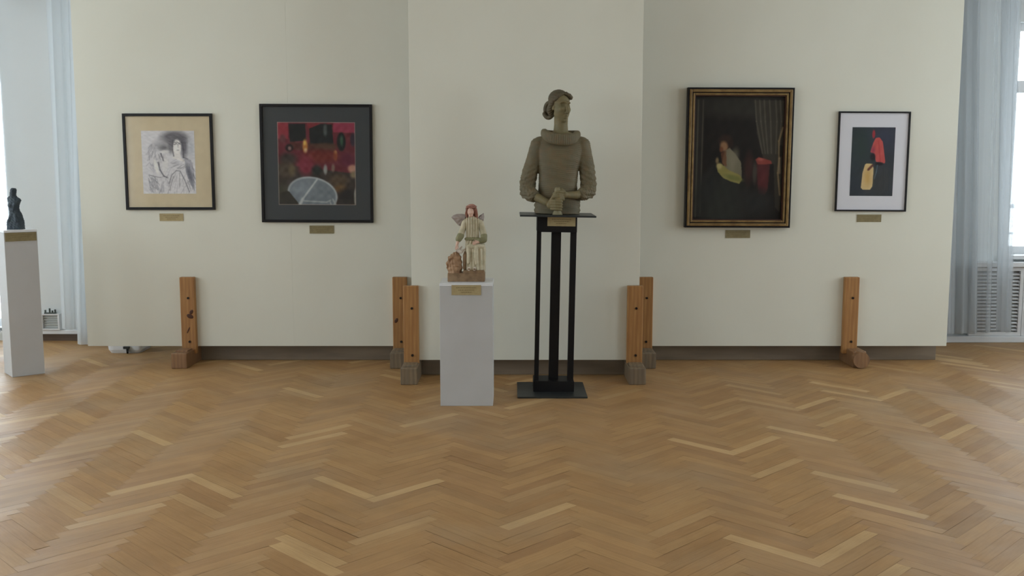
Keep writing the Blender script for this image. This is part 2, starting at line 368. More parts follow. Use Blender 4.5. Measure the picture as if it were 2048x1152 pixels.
# ------------------------------------------------------------------ exhibition panels
def post(parent, x, yf, seed, foot_mat, foot_len=(.20, .16), round_front=False, w=.118, lean=0, knots=(), foot_w=.125, foot_h=.125, foot_dx=0, holes=(.17, .53), top=.715, th=.05):
    """x, yf in the panel's own frame; yf = front face of the board"""
    M = Matrix.Translation((x, yf, .0)) @ Matrix.Rotation(lean, 4, 'Y')
    p = obj('post', B(-w/2, w/2, -th, 0, .085, top, bev=.006), M_pine, parent); p.matrix_local = M
    for hz in holes:
        h = obj('bolt', cyl(bmesh.new(), (.008, -th-.002, top-hz), (0, 1, 0), .0095, .008, 12), M_hole, p)
        ring = obj('bolt', cyl(bmesh.new(), (.008+.001, .0, top-hz), (0, 1, 0), .004, .004, 8), M_hole, p) if False else None
    for (kx, kz, a, b) in knots:
        t = bmesh.new(); ell(t, (kx, -th-.0005, kz), (a, .0025, b), rot=(0, math.radians(25), 0), sub=2); obj('knot', t, M_knot, p, True)['label'] = 'dark knot in the pine'
    y0 = -th-foot_len[0]; y1 = .045+foot_len[1]
    fb = bmesh.new()
    if round_front:
        cyl(fb, (0, y0+.03, foot_h/2+.004), (0, 1, 0), foot_h/2, .06, 28)
        box(fb, -foot_w/2, foot_w/2, y0+.05, y1, .0, foot_h, bev=.008)
    else:
        box(fb, -foot_w/2, foot_w/2, y0, y1, .0, foot_h, bev=.007)
        box(fb, -foot_w/2*.82, foot_w/2*.82, y0+.07, y0+.18, foot_h-.01, foot_h+.012, bev=.004)
    bmesh.ops.translate(fb, vec=(x+foot_dx, yf, 0), verts=fb.verts)
    obj('foot', fb, foot_mat, parent)
    return p
M_beam = new_mat('grey_brown_beam', srgb(140, 126, 108), .45, col2=srgb(120, 106, 90), scale=3, stretch=(.6, 4, 4))
def panel(x0, x1, Y, label, posts, seam=None, beam=None):
    r = empty('exhibition_panel', ((x0+x1)/2, Y, 0)); cx = (x0+x1)/2
    bm = bmesh.new()
    if seam:
        box(bm, x0-cx, seam-cx, 0, .04, .14, 3.08, bev=.0012); box(bm, seam-cx, x1-cx, 0, .04, .14, 3.08, bev=.002)
    else: box(bm, x0-cx, x1-cx, 0, .04, .14, 3.08, bev=.002)
    obj('board', bm, M_board, r)
    if beam: obj('cross_beam', B(beam[0]-cx, beam[1]-cx, .125, .15, 0, .165, bev=.004), M_beam, r)
    for q in posts:
        q = dict(q); x = q.pop('x')-cx; post(r, x, 0, 0, **q)
    tag(r, label, 'exhibition panel'); return r
YS, YC = 8.12, 7.52
def xat(px, py, Y): return P(px, py, Y).x
panel(xat(158, 345, YS), xat(824, 500, YS), YS, 'cream exhibition panel at left holding the drawing and the red interior picture',
      [dict(x=xat(376, 640, YS-.05), foot_mat=M_foot, knots=((.018, .395, .03, .018), (.03, .43, .014, .022), (.0, .28, .006, .03)), foot_dx=-.02),
       dict(x=xat(800, 640, YS-.05), foot_mat=M_footgrey, knots=((-.03, .36, .014, .022),), foot_dx=.0)], seam=xat(586, 600, YS), beam=(xat(385, 700, YS), xat(800, 700, YS)))
panel(xat(821, 400, YC), xat(1283, 300, YC), YC, 'cream exhibition panel standing forward in the middle behind the bust',
      [dict(x=xat(822, 650, YC-.05), foot_mat=M_footgrey, w=.115),
       dict(x=xat(1270, 650, YC-.05), foot_mat=M_footgrey, w=.118)], beam=(xat(824, 700, YC), xat(1268, 700, YC)))
panel(xat(1278, 500, YS), xat(1911, 345, YS), YS, 'cream exhibition panel at right holding the gold-framed painting and red figure picture',
      [dict(x=xat(1291, 640, YS-.05), foot_mat=M_footgrey),
       dict(x=xat(1702, 640, YS-.05), foot_mat=M_foot, round_front=True, foot_dx=.03, foot_w=.11, foot_h=.13)], beam=(xat(1292, 700, YS), xat(1885, 700, YS)))

# ------------------------------------------------------------------ white pedestals
PX0, PX1 = G(881, 812).x, G(986, 812).x; PY = G(930, 812).y; PH = CAMH-PY*math.tan(math.atan(9/F*-1)+TH) ; PW = PX1-PX0
def pedestal(loc, rz, w, d, h, label):
    r = empty('pedestal', loc, rz)
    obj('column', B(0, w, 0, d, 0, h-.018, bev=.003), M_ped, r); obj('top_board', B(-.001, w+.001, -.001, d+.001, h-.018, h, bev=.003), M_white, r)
    tag(r, label, 'pedestal', None); return r
pedestal((PX0, PY, 0), 0, PW, .33, PH, 'white box pedestal in the middle carrying the kneeling angel figurine')
LC = G(25, 755); LA = math.radians(40); LW = .235; LH = 1.128
pedestal((LC.x, LC.y, 0), LA, LW, LW, LH, 'tall narrow white pedestal at the left edge carrying the dark torso')

# ------------------------------------------------------------------ caption cards
def card(c, w, h, label, rz=0, mat=M_card, lines=3, tilt=0):
    r = empty('caption_card', c, rz); r.rotation_euler = (0, tilt, rz)
    obj('card', B(-w/2, w/2, -.003, 0, -h/2, h/2), mat, r)
    bm = bmesh.new()
    for i in range(lines):
        z = h*(.22-.22*i); hw = w*(.34, .27, .18)[i % 3]
        x = -hw
        while x < hw:
            l = random.uniform(.004, .012); box(bm, x, min(x+l, hw), -.0034, -.0028, z-h*.035, z+h*.035); x += l+.003
    obj('printed_lines', bm, M_ink, r)['label'] = 'lines of tiny dark print'
    tag(r, label, 'caption card', 'caption cards'); return r
def card_px(x0, y0, x1, y1, Y, label, **k):
    a = P(x0, y0, Y); b = P(x1, y1, Y); return card(((a.x+b.x)/2, Y, (a.z+b.z)/2), b.x-a.x, a.z-b.z, label, **k)
card_px(319, 427, 367, 442, YS-.001, 'beige caption card on the left panel under the pencil drawing')
card_px(619, 451, 668, 467, YS-.001, 'beige caption card on the left panel under the dark red interior picture', mat=M_card2)
card_px(1451, 460, 1500, 476, YS-.001, 'beige caption card on the right panel under the gold-framed painting', mat=M_card2)
card_px(1714, 429, 1762, 444, YS-.001, 'beige caption card on the right panel under the red figure picture', mat=M_card2)
card_px(903, 570, 962, 590, PY-.001, 'beige caption card on the front of the pedestal below the angel')
cw = LW*.94
card((LC.x+math.cos(LA)*LW/2+math.sin(LA)*.0012, LC.y+math.sin(LA)*LW/2-math.cos(LA)*.0012, LH-.052), cw, .066, 'brownish caption card across the top of the left pedestal', rz=LA, mat=M_card2, lines=2)

# ------------------------------------------------------------------ pictures
def canvas(name, w, h, img, parent, y, rough=.7, nx=190):
    """img(u,v) -> (N,3) sRGB 0..255 ; painted with vertex pigments"""
    ny = int(round(nx*h/w)); u, v = np.meshgrid(np.linspace(0, 1, nx+1), np.linspace(0, 1, ny+1)); u = u.ravel(); v = v.ravel()
    V = np.stack([(u-.5)*w, np.full_like(u, y), (.5-v)*h], 1)
    i, j = np.meshgrid(np.arange(nx), np.arange(ny)); k = (j*(nx+1)+i).ravel()
    Fc = np.stack([k, k+nx+1, k+nx+2, k+1], 1)
    me = bpy.data.meshes.new(name); me.from_pydata(V.tolist(), [], Fc.tolist())
    g = img(u, v).reshape(ny+1, nx+1, 3)
    for _ in range(2):
        q = np.pad(g, ((1, 1), (1, 1), (0, 0)), 'edge'); g = (q[:-2, 1:-1]+q[2:, 1:-1]+q[1:-1, :-2]+q[1:-1, 2:]+2*g)/6
    c = np.clip(g.reshape(-1, 3)/255, 0, 1); c = np.where(c <= .04045, c/12.92, ((c+.055)/1.055)**2.4)
    at = me.color_attributes.new('pigment', 'FLOAT_COLOR', 'POINT'); at.data.foreach_set('color', np.concatenate([c, np.ones((len(c), 1))], 1).ravel())
    m = bpy.data.materials.new(name+'_pigment'); m.use_nodes = True; N = m.node_tree.nodes
    a = N.new('ShaderNodeAttribute'); a.attribute_name = 'pigment'; b = N['Principled BSDF']; b.inputs['Roughness'].default_value = rough
    b.inputs['Specular IOR Level'].default_value = .3
    m.node_tree.links.new(a.outputs['Color'], b.inputs['Base Color'])
    return link_mesh(name, me, m, parent)
class Paint:
    def __init__(s, u, v, asp, bg, seed=1):
        s.u, s.v, s.asp = u, v, asp; s.c = np.tile(np.array(bg, float), (len(u), 1)); s.r = np.random.RandomState(seed)
    def mix(s, a, col): a = np.clip(a, 0, 1)[:, None]; s.c = s.c*(1-a)+np.array(col, float)*a
    def ell(s, x, y, rx, ry, col, rot=0, soft=.25, al=1):
        t = math.radians(rot); dx = s.u-x; dy = (s.v-y)*s.asp
        X = (dx*math.cos(t)+dy*math.sin(t))/rx; Y = (-dx*math.sin(t)+dy*math.cos(t))/(ry*s.asp)
        d = np.sqrt(X*X+Y*Y); s.mix(al*(1-d)/soft+al*.5 if soft < 1 else al*np.exp(-d*d), col)
    def line(s, pts, w, col, al=1):
        for (a, b) in zip(pts[:-1], pts[1:]):
            ax, ay, bx, by = a[0], a[1]*s.asp, b[0], b[1]*s.asp
            px, py = s.u, s.v*s.asp; L = (bx-ax)**2+(by-ay)**2+1e-9
            t = np.clip(((px-ax)*(bx-ax)+(py-ay)*(by-ay))/L, 0, 1); d = np.hypot(px-ax-t*(bx-ax), py-ay-t*(by-ay))
            s.mix(al*np.clip(1.4-d/w, 0, 1), col)
    def poly(s, pts, col, al=1):
        ins = np.zeros(len(s.u), bool); n = len(pts)
        for i in range(n):
            (x1, y1), (x2, y2) = pts[i], pts[(i+1) % n]
            if y1 == y2: continue
            cnd = ((s.v < y1) != (s.v < y2)) & (s.u < (x2-x1)*(s.v-y1)/(y2-y1)+x1); ins ^= cnd
        s.mix(ins*al, col)
    def noise(s, amp, fx, fy, n=14):
        z = np.zeros(len(s.u))
        for _ in range(n):
            a, b = s.r.uniform(-fx, fx), s.r.uniform(-fy, fy); z += np.sin(a*s.u*6.28+b*s.v*6.28+s.r.uniform(0, 6.28))
        s.c += amp*(z/np.sqrt(n))[:, None]
def art1(u, v):
    p = Paint(u, v, 1.187, (204, 202, 203), 2)
    p.ell(.62, .12, .26, .12, (112, 110, 114), soft=.55, al=.85); p.ell(.80, .25, .075, .17, (108, 106, 112), soft=.7, al=.8); p.ell(.545, .24, .05, .12, (124, 122, 126), soft=.7, al=.8)
    p.ell(.93, .25, .08, .2, (172, 174, 178), soft=1.2, al=.7)
    p.ell(.32, .22, .17, .07, (168, 166, 168), rot=-25, soft=.9, al=.7); p.ell(.42, .27, .10, .05, (120, 118, 120), soft=.9, al=.8); p.ell(.43, .33, .07, .025, (206, 204, 202), soft=.8)
    p.ell(.67, .26, .075, .125, (220, 216, 212), soft=.3); p.poly([(.62, .34), (.72, .34), (.73, .42), (.82, .5), (.57, .43)], (214, 210, 206))
    p.line([(.63, .21), (.66, .205)], .006, (110, 108, 110)); p.line([(.70, .205), (.73, .21)], .006, (110, 108, 110)); p.line([(.685, .22), (.69, .27)], .004, (150, 148, 148)); p.line([(.665, .305), (.705, .305)], .005, (120, 116, 116))
    p.line([(.59, .16), (.58, .3), (.6, .4)], .012, (92, 90, 94), .7); p.line([(.76, .16), (.79, .3), (.78, .42), (.86, .45)], .014, (88, 86, 92), .7)
    p.poly([(.80, .43), (.92, .46), (.97, .62), (.97, .95), (.9, .86), (.82, .66)], (150, 150, 158), .7); p.ell(.89, .7, .045, .16, (108, 108, 116), rot=-15, soft=.8, al=.8)
    def hatch(x0, y0, x1, y1, n, ang, l, col, w=.005, al=.42):
        for _ in range(n):
            x, y = p.r.uniform(x0, x1), p.r.uniform(y0, y1); a = ang+p.r.uniform(-.35, .35)
            p.line([(x, y), (x+l*math.cos(a), y+l*math.sin(a)/1.187)], w, col, al)
    hatch(.13, .2, .3, .5, 34, 2.0, .10, (132, 130, 136)); hatch(.12, .5, .25, .62, 12, 1.0, .08, (140, 140, 150)); hatch(.1, .7, .27, .93, 46, 1.2, .09, (116, 116, 122), .006, .42)
    hatch(.25, .35, .5, .5, 26, 1.4, .08, (126, 124, 128)); hatch(.5, .48, .8, .62, 26, -.3, .1, (134, 132, 136)); hatch(.34, .5, .55, .72, 18, 1.9, .09, (158, 156, 158))
    hatch(.45, .66, .9, .97, 34, 1.9, .12, (146, 144, 146), .004, .5); hatch(.3, .78, .5, .97, 16, 1.7, .1, (128, 126, 130), .006, .42); hatch(.46, .06, .8, .2, 30, .4, .1, (92, 90, 94), .005, .5); hatch(.83, .5, .96, .9, 24, 1.3, .1, (110, 110, 118), .005, .5)
    p.ell(.26, .57, .035, .12, (216, 214, 210), rot=-12, soft=.6); p.ell(.44, .53, .06, .13, (208, 206, 204), rot=8, soft=.7, al=.8)
    p.line([(.30, .5), (.33, .62), (.40, .72), (.46, .74)], .012, (98, 96, 102), .85); p.line([(.36, .36), (.385, .42), (.40, .47)], .012, (104, 102, 106), .8)
    p.line([(.12, .70), (.24, .73), (.34, .74)], .008, (130, 128, 132), .8); p.line([(.49, .84), (.55, .7), (.64, .63), (.71, .64)], .009, (126, 124, 128), .85); p.line([(.71, .64), (.79, .78), (.87, .97)], .009, (118, 116, 122), .85)
    p.line([(.7, .66), (.69, .88)], .006, (148, 146, 146)); p.line([(.58, .72), (.5, .94)], .008, (140, 138, 140), .8)
    p.c = p.c*1.16; p.noise(5, 16, 24); return p.c
def art2(u, v):
    p = Paint(u, v, 1.068, (64, 50, 42), 4)
    p.poly([(0, 0), (1, 0), (1, .62), (0, .50)], (120, 34, 44)); p.poly([(.0, 0), (.14, 0), (.14, .2), (0, .2)], (168, 44, 56)); p.poly([(.38, 0), (.55, 0), (.52, .1), (.4, .1)], (150, 36, 44)); p.poly([(.72, 0), (1, 0), (1, .13), (.72, .12)], (170, 42, 72))
    p.poly([(.15, .02), (.36, .02), (.37, .22), (.16, .24)], (24, 26, 24)); p.poly([(.41, .08), (.56, .02), (.70, .03), (.72, .27), (.42, .27)], (26, 28, 27))
    p.ell(.615, .09, .025, .07, (84, 92, 88), soft=.8); p.ell(.82, .235, .055, .11, (20, 26, 24)); p.ell(.825, .225, .02, .06, (54, 96, 66), soft=.8); p.ell(.97, .21, .035, .08, (58, 38, 56), soft=.5)
    p.poly([(.16, .24), (.74, .27), (.74, .36), (.16, .33)], (92, 44, 30), .8); p.ell(.62, .29, .14, .04, (96, 60, 40), soft=.8)
    p.ell(.07, .2, .04, .05, (112, 50, 54), soft=.7); p.ell(.15, .31, .05, .045, (34, 22, 22), soft=.5); p.ell(.155, .315, .022, .025, (150, 112, 104), soft=.7)
    p.ell(.355, .29, .033, .085, (214, 128, 46), soft=.6); p.ell(.35, .25, .016, .03, (232, 190, 70), soft=.8); p.ell(.36, .34, .02, .03, (228, 190, 130), soft=.8)
    p.ell(.74, .40, .027, .06, (206, 110, 46), soft=.6); p.ell(.745, .36, .018, .02, (220, 150, 74), soft=.8)
    p.ell(.55, .41, .2, .08, (128, 34, 24), soft=.8); p.ell(.36, .52, .1, .12, (146, 36, 54), soft=.7); p.ell(.9, .45, .09, .08, (112, 28, 52), soft=.8)
    p.ell(.13, .45, .11, .08, (66, 50, 44), soft=.7); p.ell(.1, .58, .12, .1, (84, 68, 50), soft=.8); p.ell(.18, .58, .04, .07, (116, 96, 62), soft=.9)
    p.ell(.5, .58, .06, .06, (40, 44, 38), soft=.8); p.ell(.61, .57, .025, .06, (158, 158, 152), soft=.6); p.ell(.71, .55, .022, .045, (150, 118, 96), soft=.8)
    p.ell(.96, .56, .06, .05, (214, 150, 122), soft=.6); p.ell(.98, .63, .05, .04, (150, 130, 92), soft=.8); p.ell(.78, .7, .12, .07, (96, 74, 48), soft=.8); p.ell(.8, .8, .08, .05, (124, 86, 40), soft=.8)
    p.ell(.06, .85, .08, .1, (72, 68, 50), soft=.8); p.ell(.88, .9, .1, .1, (44, 38, 34), soft=.8)
    p.ell(.44, .87, .325, .21, (196, 204, 206), rot=12, soft=.06); p.ell(.44, .875, .305, .195, (126, 138, 146), rot=12, soft=.08)
    p.ell(.3, .8, .12, .09, (146, 158, 168), soft=1.1); p.poly([(0, .86), (.13, .83), (.26, .985), (.26, 1), (0, 1)], (58, 52, 42))
    p.line([(.5, .69), (.31, .93)], .012, (206, 212, 210)); p.line([(.31, .93), (.27, 1)], .02, (206, 210, 208)); p.line([(.32, .95), (.62, .965), (.67, .94)], .008, (190, 198, 198)); p.line([(.70, .93), (.74, 1)], .01, (180, 186, 186)); p.line([(.66, .95), (.68, 1)], .006, (190, 196, 196))
    p.ell(.99, .9, .015, .1, (160, 160, 146), soft=.5)
    g_ = p.c.mean(1, keepdims=True); p.c = p.c*.80+g_*.16+10; p.noise(6, 12, 12); e = np.minimum.reduce([u, 1-u, v, 1-v]); p.mix((e < .006)*.9, (170, 158, 150)); return p.c  # greyed and lifted: haze of the glass painted into the picture's colours
def art3(u, v):
    p = Paint(u, v, 1.36, (24, 20, 17), 6)
    p.ell(.5, .08, .5, .09, (44, 42, 36), soft=.9); p.poly([(0, .02), (.11, .02), (.09, .98), (0, .98)], (38, 36, 32)); p.line([(.035, .03), (.03, .98)], .009, (86, 82, 70), .8); p.line([(.09, .03), (.085, .95)], .007, (92, 84, 74), .7)
    p.poly([(.66, .03), (1, .03), (.99, .95), (.93, .9), (.9, .55), (.78, .5), (.7, .3)], (54, 50, 42))
    for x, d in ((.67, .10), (.72, .08), (.77, .06), (.83, .04), (.9, .02), (.95, 0)): p.line([(x, .03), (x+.02, .2), (x+d, .46)], .008, (104, 98, 84), .6); 
    p.line([(.99, .25), (.95, .36), (.96, .5), (.95, .62), (.98, .8)], .010, (146, 126, 92), .85); p.line([(.96, .5), (.97, .62)], .012, (160, 140, 110), .6); p.line([(.975, .4), (.975, .48)], .012, (20, 18, 14))
    p.ell(.33, .88, .27, .30, (40, 42, 38), soft=.6, al=.85); p.ell(.16, .75, .1, .16, (36, 38, 36), rot=20, soft=.9, al=.8)
    p.ell(.35, .36, .075, .05, (46, 32, 24), soft=.6); p.ell(.405, .385, .035, .03, (42, 28, 22), soft=.7)
    p.ell(.335, .405, .044, .042, (138, 104, 74), rot=-15, soft=.6); p.ell(.305, .43, .02, .022, (110, 66, 42), soft=.8)
    p.poly([(.35, .44), (.40, .415), (.47, .47), (.53, .53), (.545, .62), (.54, .67), (.44, .64), (.37, .60), (.32, .53), (.33, .48)], (116, 110, 90)); p.poly([(.30, .46), (.36, .44), (.37, .57), (.32, .55)], (106, 66, 42), .75)
    p.ell(.44, .52, .05, .09, (126, 120, 100), rot=15, soft=.9, al=.8)
    p.poly([(.26, .545), (.31, .545), (.40, .6), (.52, .635), (.55, .67), (.52, .71), (.42, .69), (.33, .66), (.27, .61)], (138, 130, 74)); p.ell(.45, .66, .1, .02, (112, 112, 62), rot=15, soft=.9)
    p.ell(.285, .565, .03, .025, (176, 162, 112), soft=.8); p.ell(.262, .52, .018, .025, (124, 106, 74), soft=.8)
    p.ell(.62, .58, .05, .12, (56, 34, 30), soft=.9); p.poly([(.70, .53), (.86, .53), (.84, .76), (.81, .8), (.74, .79)], (74, 34, 34)); p.ell(.78, .64, .06, .12, (86, 38, 40), soft=.9, al=.8)
    p.poly([(.69, .51), (.73, .49), (.78, .5), (.87, .52), (.88, .545), (.8, .55), (.72, .55)], (134, 62, 54)); p.ell(.75, .51, .03, .012, (160, 88, 76), soft=.8)
    p.ell(.69, .62, .025, .09, (64, 58, 52), soft=.7); p.ell(.7, .86, .2, .1, (34, 34, 32), soft=.9)
    p.noise(2.5, 10, 10); return p.c
def art4(u, v):
    p = Paint(u, v, 1.6, (50, 56, 64), 9)
    p.ell(.25, .25, .3, .3, (46, 60, 58), soft=1.2); p.ell(.75, .15, .3, .2, (54, 58, 76), soft=1.2); p.ell(.7, .8, .25, .25, (58, 60, 62), soft=1.2)
    p.poly([(.50, .22), (.55, .155), (.64, .145), (.72, .21), (.80, .50), (.78, .525), (.58, .50), (.53, .38), (.44, .36)], (190, 84, 80)); p.ell(.50, .10, .035, .06, (160, 52, 60), soft=.5)
    p.ell(.5, .33, .05, .06, (150, 60, 80), soft=.8, al=.6); p.line([(.62, .2), (.68, .5)], .015, (176, 56, 56), .6)
    p.ell(.50, .43, .06, .05, (30, 26, 32), soft=.6); p.ell(.66, .53, .09, .025, (34, 28, 34), soft=.6)
    p.poly([(.33, .54), (.37, .525), (.5, .53), (.535, .6), (.525, .86), (.47, .91), (.30, .91), (.255, .88), (.28, .66)], (206, 182, 132)); p.ell(.40, .72, .08, .12, (196, 160, 96), soft=1.1)
    p.line([(.51, .55), (.42, .61)], .028, (92, 54, 44)); p.line([(.47, .57), (.405, .62)], .018, (110, 62, 50)); p.line([(.62, .55), (.60, .65), (.56, .75)], .012, (92, 112, 124), .8); p.line([(.56, .6), (.55, .85)], .008, (90, 84, 60), .6)
    for x in (.66, .72, .78, .84): p.line([(x, .58), (x+.04, .92)], .008, (66, 66, 66), .7)
    p.c = p.c*1.1+6; p.noise(3, 9, 9); return p.c
def picture(cxpx, cypx, w, h, Y, fw, fd, label, frame_mat, mat_mat, aw, ah, art, glass=True, gold=False, ax=0, az=0, rot=0, nx=190, art_rough=.7):
    c = P(cxpx, cypx, Y); r = empty('framed_picture', (c.x, Y, c.z)); r.rotation_euler = (0, rot, 0)
    def rails(w, h, fw, y0, y1, mat, name, bev=.002):
        bm = bmesh.new()
        for (x0, x1, z0, z1) in ((-w/2, -w/2+fw, -h/2, h/2), (w/2-fw, w/2, -h/2, h/2), (-w/2+fw, w/2-fw, -h/2, -h/2+fw), (-w/2+fw, w/2-fw, h/2-fw, h/2)): box(bm, x0, x1, y0, y1, z0, z1, bev=bev)
        return obj(name, bm, mat, r)
    rails(w, h, fw, -fd, -.001, frame_mat, 'frame')
    if gold:
        iw, ih = w-2*fw, h-2*fw
        rails(iw, ih, .022, -fd-.004, -fd*.4, M_gold, 'gold_moulding', .005); rails(iw-.044, ih-.044, .007, -fd*.8, -fd*.35, M_bframe, 'dark_groove', .001)
        rails(iw-.058, ih-.058, .016, -fd*.9, -fd*.3, M_gold, 'gold_slip', .004); rails(iw-.09, ih-.09, .008, -fd*.7, -fd*.3, M_liner, 'red_brown_liner', .001)
        obj('backing', B(-w/2+.005, w/2-.005, -.02, -.004, -h/2+.005, h/2-.005), M_bframe, r)
        canvas('painting', aw, ah, art, r, -.022, .5, nx)
    else:
        obj('mat_board', B(-w/2+fw*.6, w/2-fw*.6, -.010, -.003, -h/2+fw*.6, h/2-fw*.6), mat_mat, r)
        a = canvas('artwork', aw, ah, art, r, 0, art_rough, nx); a.location = (ax, -.0108, az)
    if glass: obj('glass', B(-w/2+fw*.8, w/2-fw*.8, -.0150, -.0135, -h/2+fw*.8, h/2-fw*.8), M_glass, r)
    tag(r, label, 'picture'); return r
K = 248.0
YP = YS-.001
def psize(pw, ph, py): # metres at the panel for a size in photo pixels around row py
    a = P(1024, py-ph/2, YS-.02); b = P(1024, py+ph/2, YS-.02); c = P(1024+pw, py, YS-.02); return c.x, a.z-b.z
w1, h1 = psize(179, 193, 323); a1 = psize(106, 126, 323)
picture(339, 324, w1, h1, YP, .022, .022, 'pencil drawing of two women, beige mat, thin black frame', M_bframe, M_mat1, a1[0], a1[1], art1, ax=-.003, az=-.003)
w2, h2 = psize(224, 237, 327); a2 = psize(155.5, 166, 327)
picture(634, 327.5, w2, h2, YP, .022, .024, 'dark red interior with a round glass table, charcoal mat, black frame', M_bframe, M_mat2, a2[0], a2[1], art2, rot=math.radians(.3))
w3, h3 = psize(211, 279, 316); 
picture(1475.5, 316.5, w3, h3, YP, .014, .06, 'dark painting of a woman holding a bundle, black and gold frame', M_bframe, None, w3-.135, h3-.135, art3, glass=False, gold=True, nx=220, rot=math.radians(.2))
w4, h4 = psize(143, 200, 323); a4 = psize(86, 137.5, 323)
picture(1744, 323.5, w4, h4, YP, .013, .022, 'small picture of red figure with pale shape, white mat, thin black frame', M_bframe, M_mat4, a4[0], a4[1], art4, rot=math.radians(.3))

# ------------------------------------------------------------------ metal stand
SX = G(1105, 797).x; SY = G(1105, 797).y; BW = .49
st = empty('display_stand', (SX, SY+BW/2, 0))
obj('base_plate', B(-BW/2, BW/2, -BW/2, BW/2, 0, .012, bev=.002), M_plate, st)
LEAN = math.radians(.9)
up = Matrix.Rotation(LEAN, 4, 'Y')
def sp(name, bm, mat): o = obj(name, bm, mat, st); o.matrix_local = up; return o
zt = P(1110, 433, SY+.12).z                       # underside of the top plate
ox = G(1107, 786).x-SX-.0
sp('lower_box', B(ox-.145, ox+.145, -.085, .12, .010, .088, bev=.003), M_black)
sp('upper_box', B(ox-.14, ox+.14, -.085, .12, zt-.112, zt, bev=.003), M_black)
sp('side_bar', B(ox-.140, ox-.108, -.06, -.02, .085, zt-.11, bev=.002), M_black)
sp('side_bar', B(ox-.136, ox-.108, .06, .10, .085, zt-.11, bev=.002), M_black)
sp('side_bar', B(ox+.098, ox+.140, -.06, -.02, .085, zt-.11, bev=.002), M_black)
sp('side_bar', B(ox+.104, ox+.136, .06, .10, .085, zt-.11, bev=.002), M_black)
sp('centre_bar', B(ox-.034, ox+.034, -.01, .05, .085, zt-.11, bev=.002), M_black)
sp('top_plate', B(ox-.262, ox+.262, -.22, .24, zt, zt+.012, bev=.002), M_plate)
tag(st, 'tall black steel stand with three uprights carrying the bust', 'display stand')
cc = st.matrix_basis @ (up @ Vector((ox+.03, -.0862, zt-.036)))
card((SX+cc[0]-SX, cc[1], cc[2]), .196, .066, 'cream caption card stuck on the black stand below the bust', tilt=LEAN)

# ------------------------------------------------------------------ bust of a woman in a roll-neck sweater
U = 1/285.0
top_c = st.matrix_basis @ (up @ Vector((ox, 0.0, zt+.012)))
bust = empty('bust_sculpture', (top_c.x, top_c.y, top_c.z+.0015)); bust.rotation_euler = (0, LEAN, 0)
def bronze(name, c1, c2, c3, bscale=40):
    m = new_mat(name, c1, .62, col2=c2, scale=7, bump=.35, bscale=bscale, spec=.35)
    N = m.node_tree.nodes; L = m.node_tree.links; b = N['Principled BSDF']
    tc = N.new('ShaderNodeTexCoord'); n = N.new('ShaderNodeTexNoise'); n.inputs['Scale'].default_value = 28; n.inputs['Detail'].default_value = 6
    L.new(tc.outputs['Object'], n.inputs[0]); r = N.new('ShaderNodeValToRGB'); r.color_ramp.elements[0].position = .45; r.color_ramp.elements[1].position = .7
    L.new(n.outputs[0], r.inputs[0]); mx = N.new('ShaderNodeMix'); mx.data_type = 'RGBA'; mx.inputs[7].default_value = (*c3, 1)
    mul = N.new('ShaderNodeMath'); mul.operation = 'MULTIPLY'; mul.inputs[1].default_value = .6; L.new(r.outputs[0], mul.inputs[0]); L.new(mul.outputs[0], mx.inputs[0])
    L.new(b.inputs['Base Color'].links[0].from_socket, mx.inputs[6]); L.new(mx.outputs[2], b.inputs['Base Color'])
    return m
M_knit = bronze('olive_clay', srgb(109, 100, 75), srgb(95, 89, 68), srgb(118, 97, 70))
M_skin = bronze('brown_olive_clay', srgb(122, 112, 80), srgb(108, 100, 70), srgb(130, 112, 76), 25)
M_hair = bronze('dark_olive_clay', srgb(96, 86, 64), srgb(82, 76, 58), srgb(90, 72, 52), 60)
M_grip = bronze('pale_olive_clay', srgb(136, 128, 98), srgb(114, 108, 82), srgb(140, 126, 94))
# sweater
bm = bmesh.new()
loft(bm, [(0, 1, 0, 46, 27), (26, 1, 0, 46, 27), (32, 1, 0, 44, 26), (40, 1, 0, 40, 25), (60, 1, 0, 38.5, 25), (85, 1.5, 0, 39.5, 25.5), (108, 3, 0, 45, 26.5), (128, 4, 0, 50, 25), (142, 4, 0, 50, 21), (153, 4, 0, 38, 17), (160, 4, 0, 22, 13)])
for s, pts, rad in ((-1, [(-40, 0, 136), (-46, 1, 112), (-55, 1, 84), (-60, 0, 60), (-59, -6, 44), (-50, -18, 37)], [16, 16.5, 16, 16, 16.5, 14]),
                    (1, [(48, 0, 138), (53, 1, 114), (59, 1, 88), (62, 0, 62), (61, -6, 47), (50, -18, 41)], [16, 16.5, 16, 16, 16.5, 13])):
    chain(bm, pts, rad, sub=3)
chain(bm, [(-6, 0, 148), (-38, 0, 138)], [12, 15], sub=3); chain(bm, [(12, 0, 148), (46, 0, 140)], [12, 15], sub=3)
def knit(u, no, co):
    x, y, z = u[:, 0], u[:, 1], u[:, 2]
    n1 = np.sin(x*.21+y*.13+1)+np.sin(x*.09-z*.05+y*.2)
    torso = np.clip((46-np.abs(x-2))/6, 0, 1)
    d = .36*np.sin(z*1.7+1.3*n1)*(.55+.45*np.sin(x*.23+z*.17+n1))+.35*np.sin(x*.11+z*.16)*np.sin(z*.3)
    arm = 1-torso; low = np.clip((118-z)/60, 0, 1)
    sl = np.sign(x-2)
    fold = np.sin((z+.55*np.abs(x-2)*1.0-y*.35)*.62+.8*np.sin(y*.22+z*.05))
    d = d+arm*low*1.35*fold*(.65+.35*np.sin(z*.1+y*.3+x))
    d = d+np.where((z < 33) & (torso > 0), -.4, 0)
    return co+no*(d*U)[:, None]
fuse('sweater', bm, .0036, M_knit, bust, U, 14, knit)
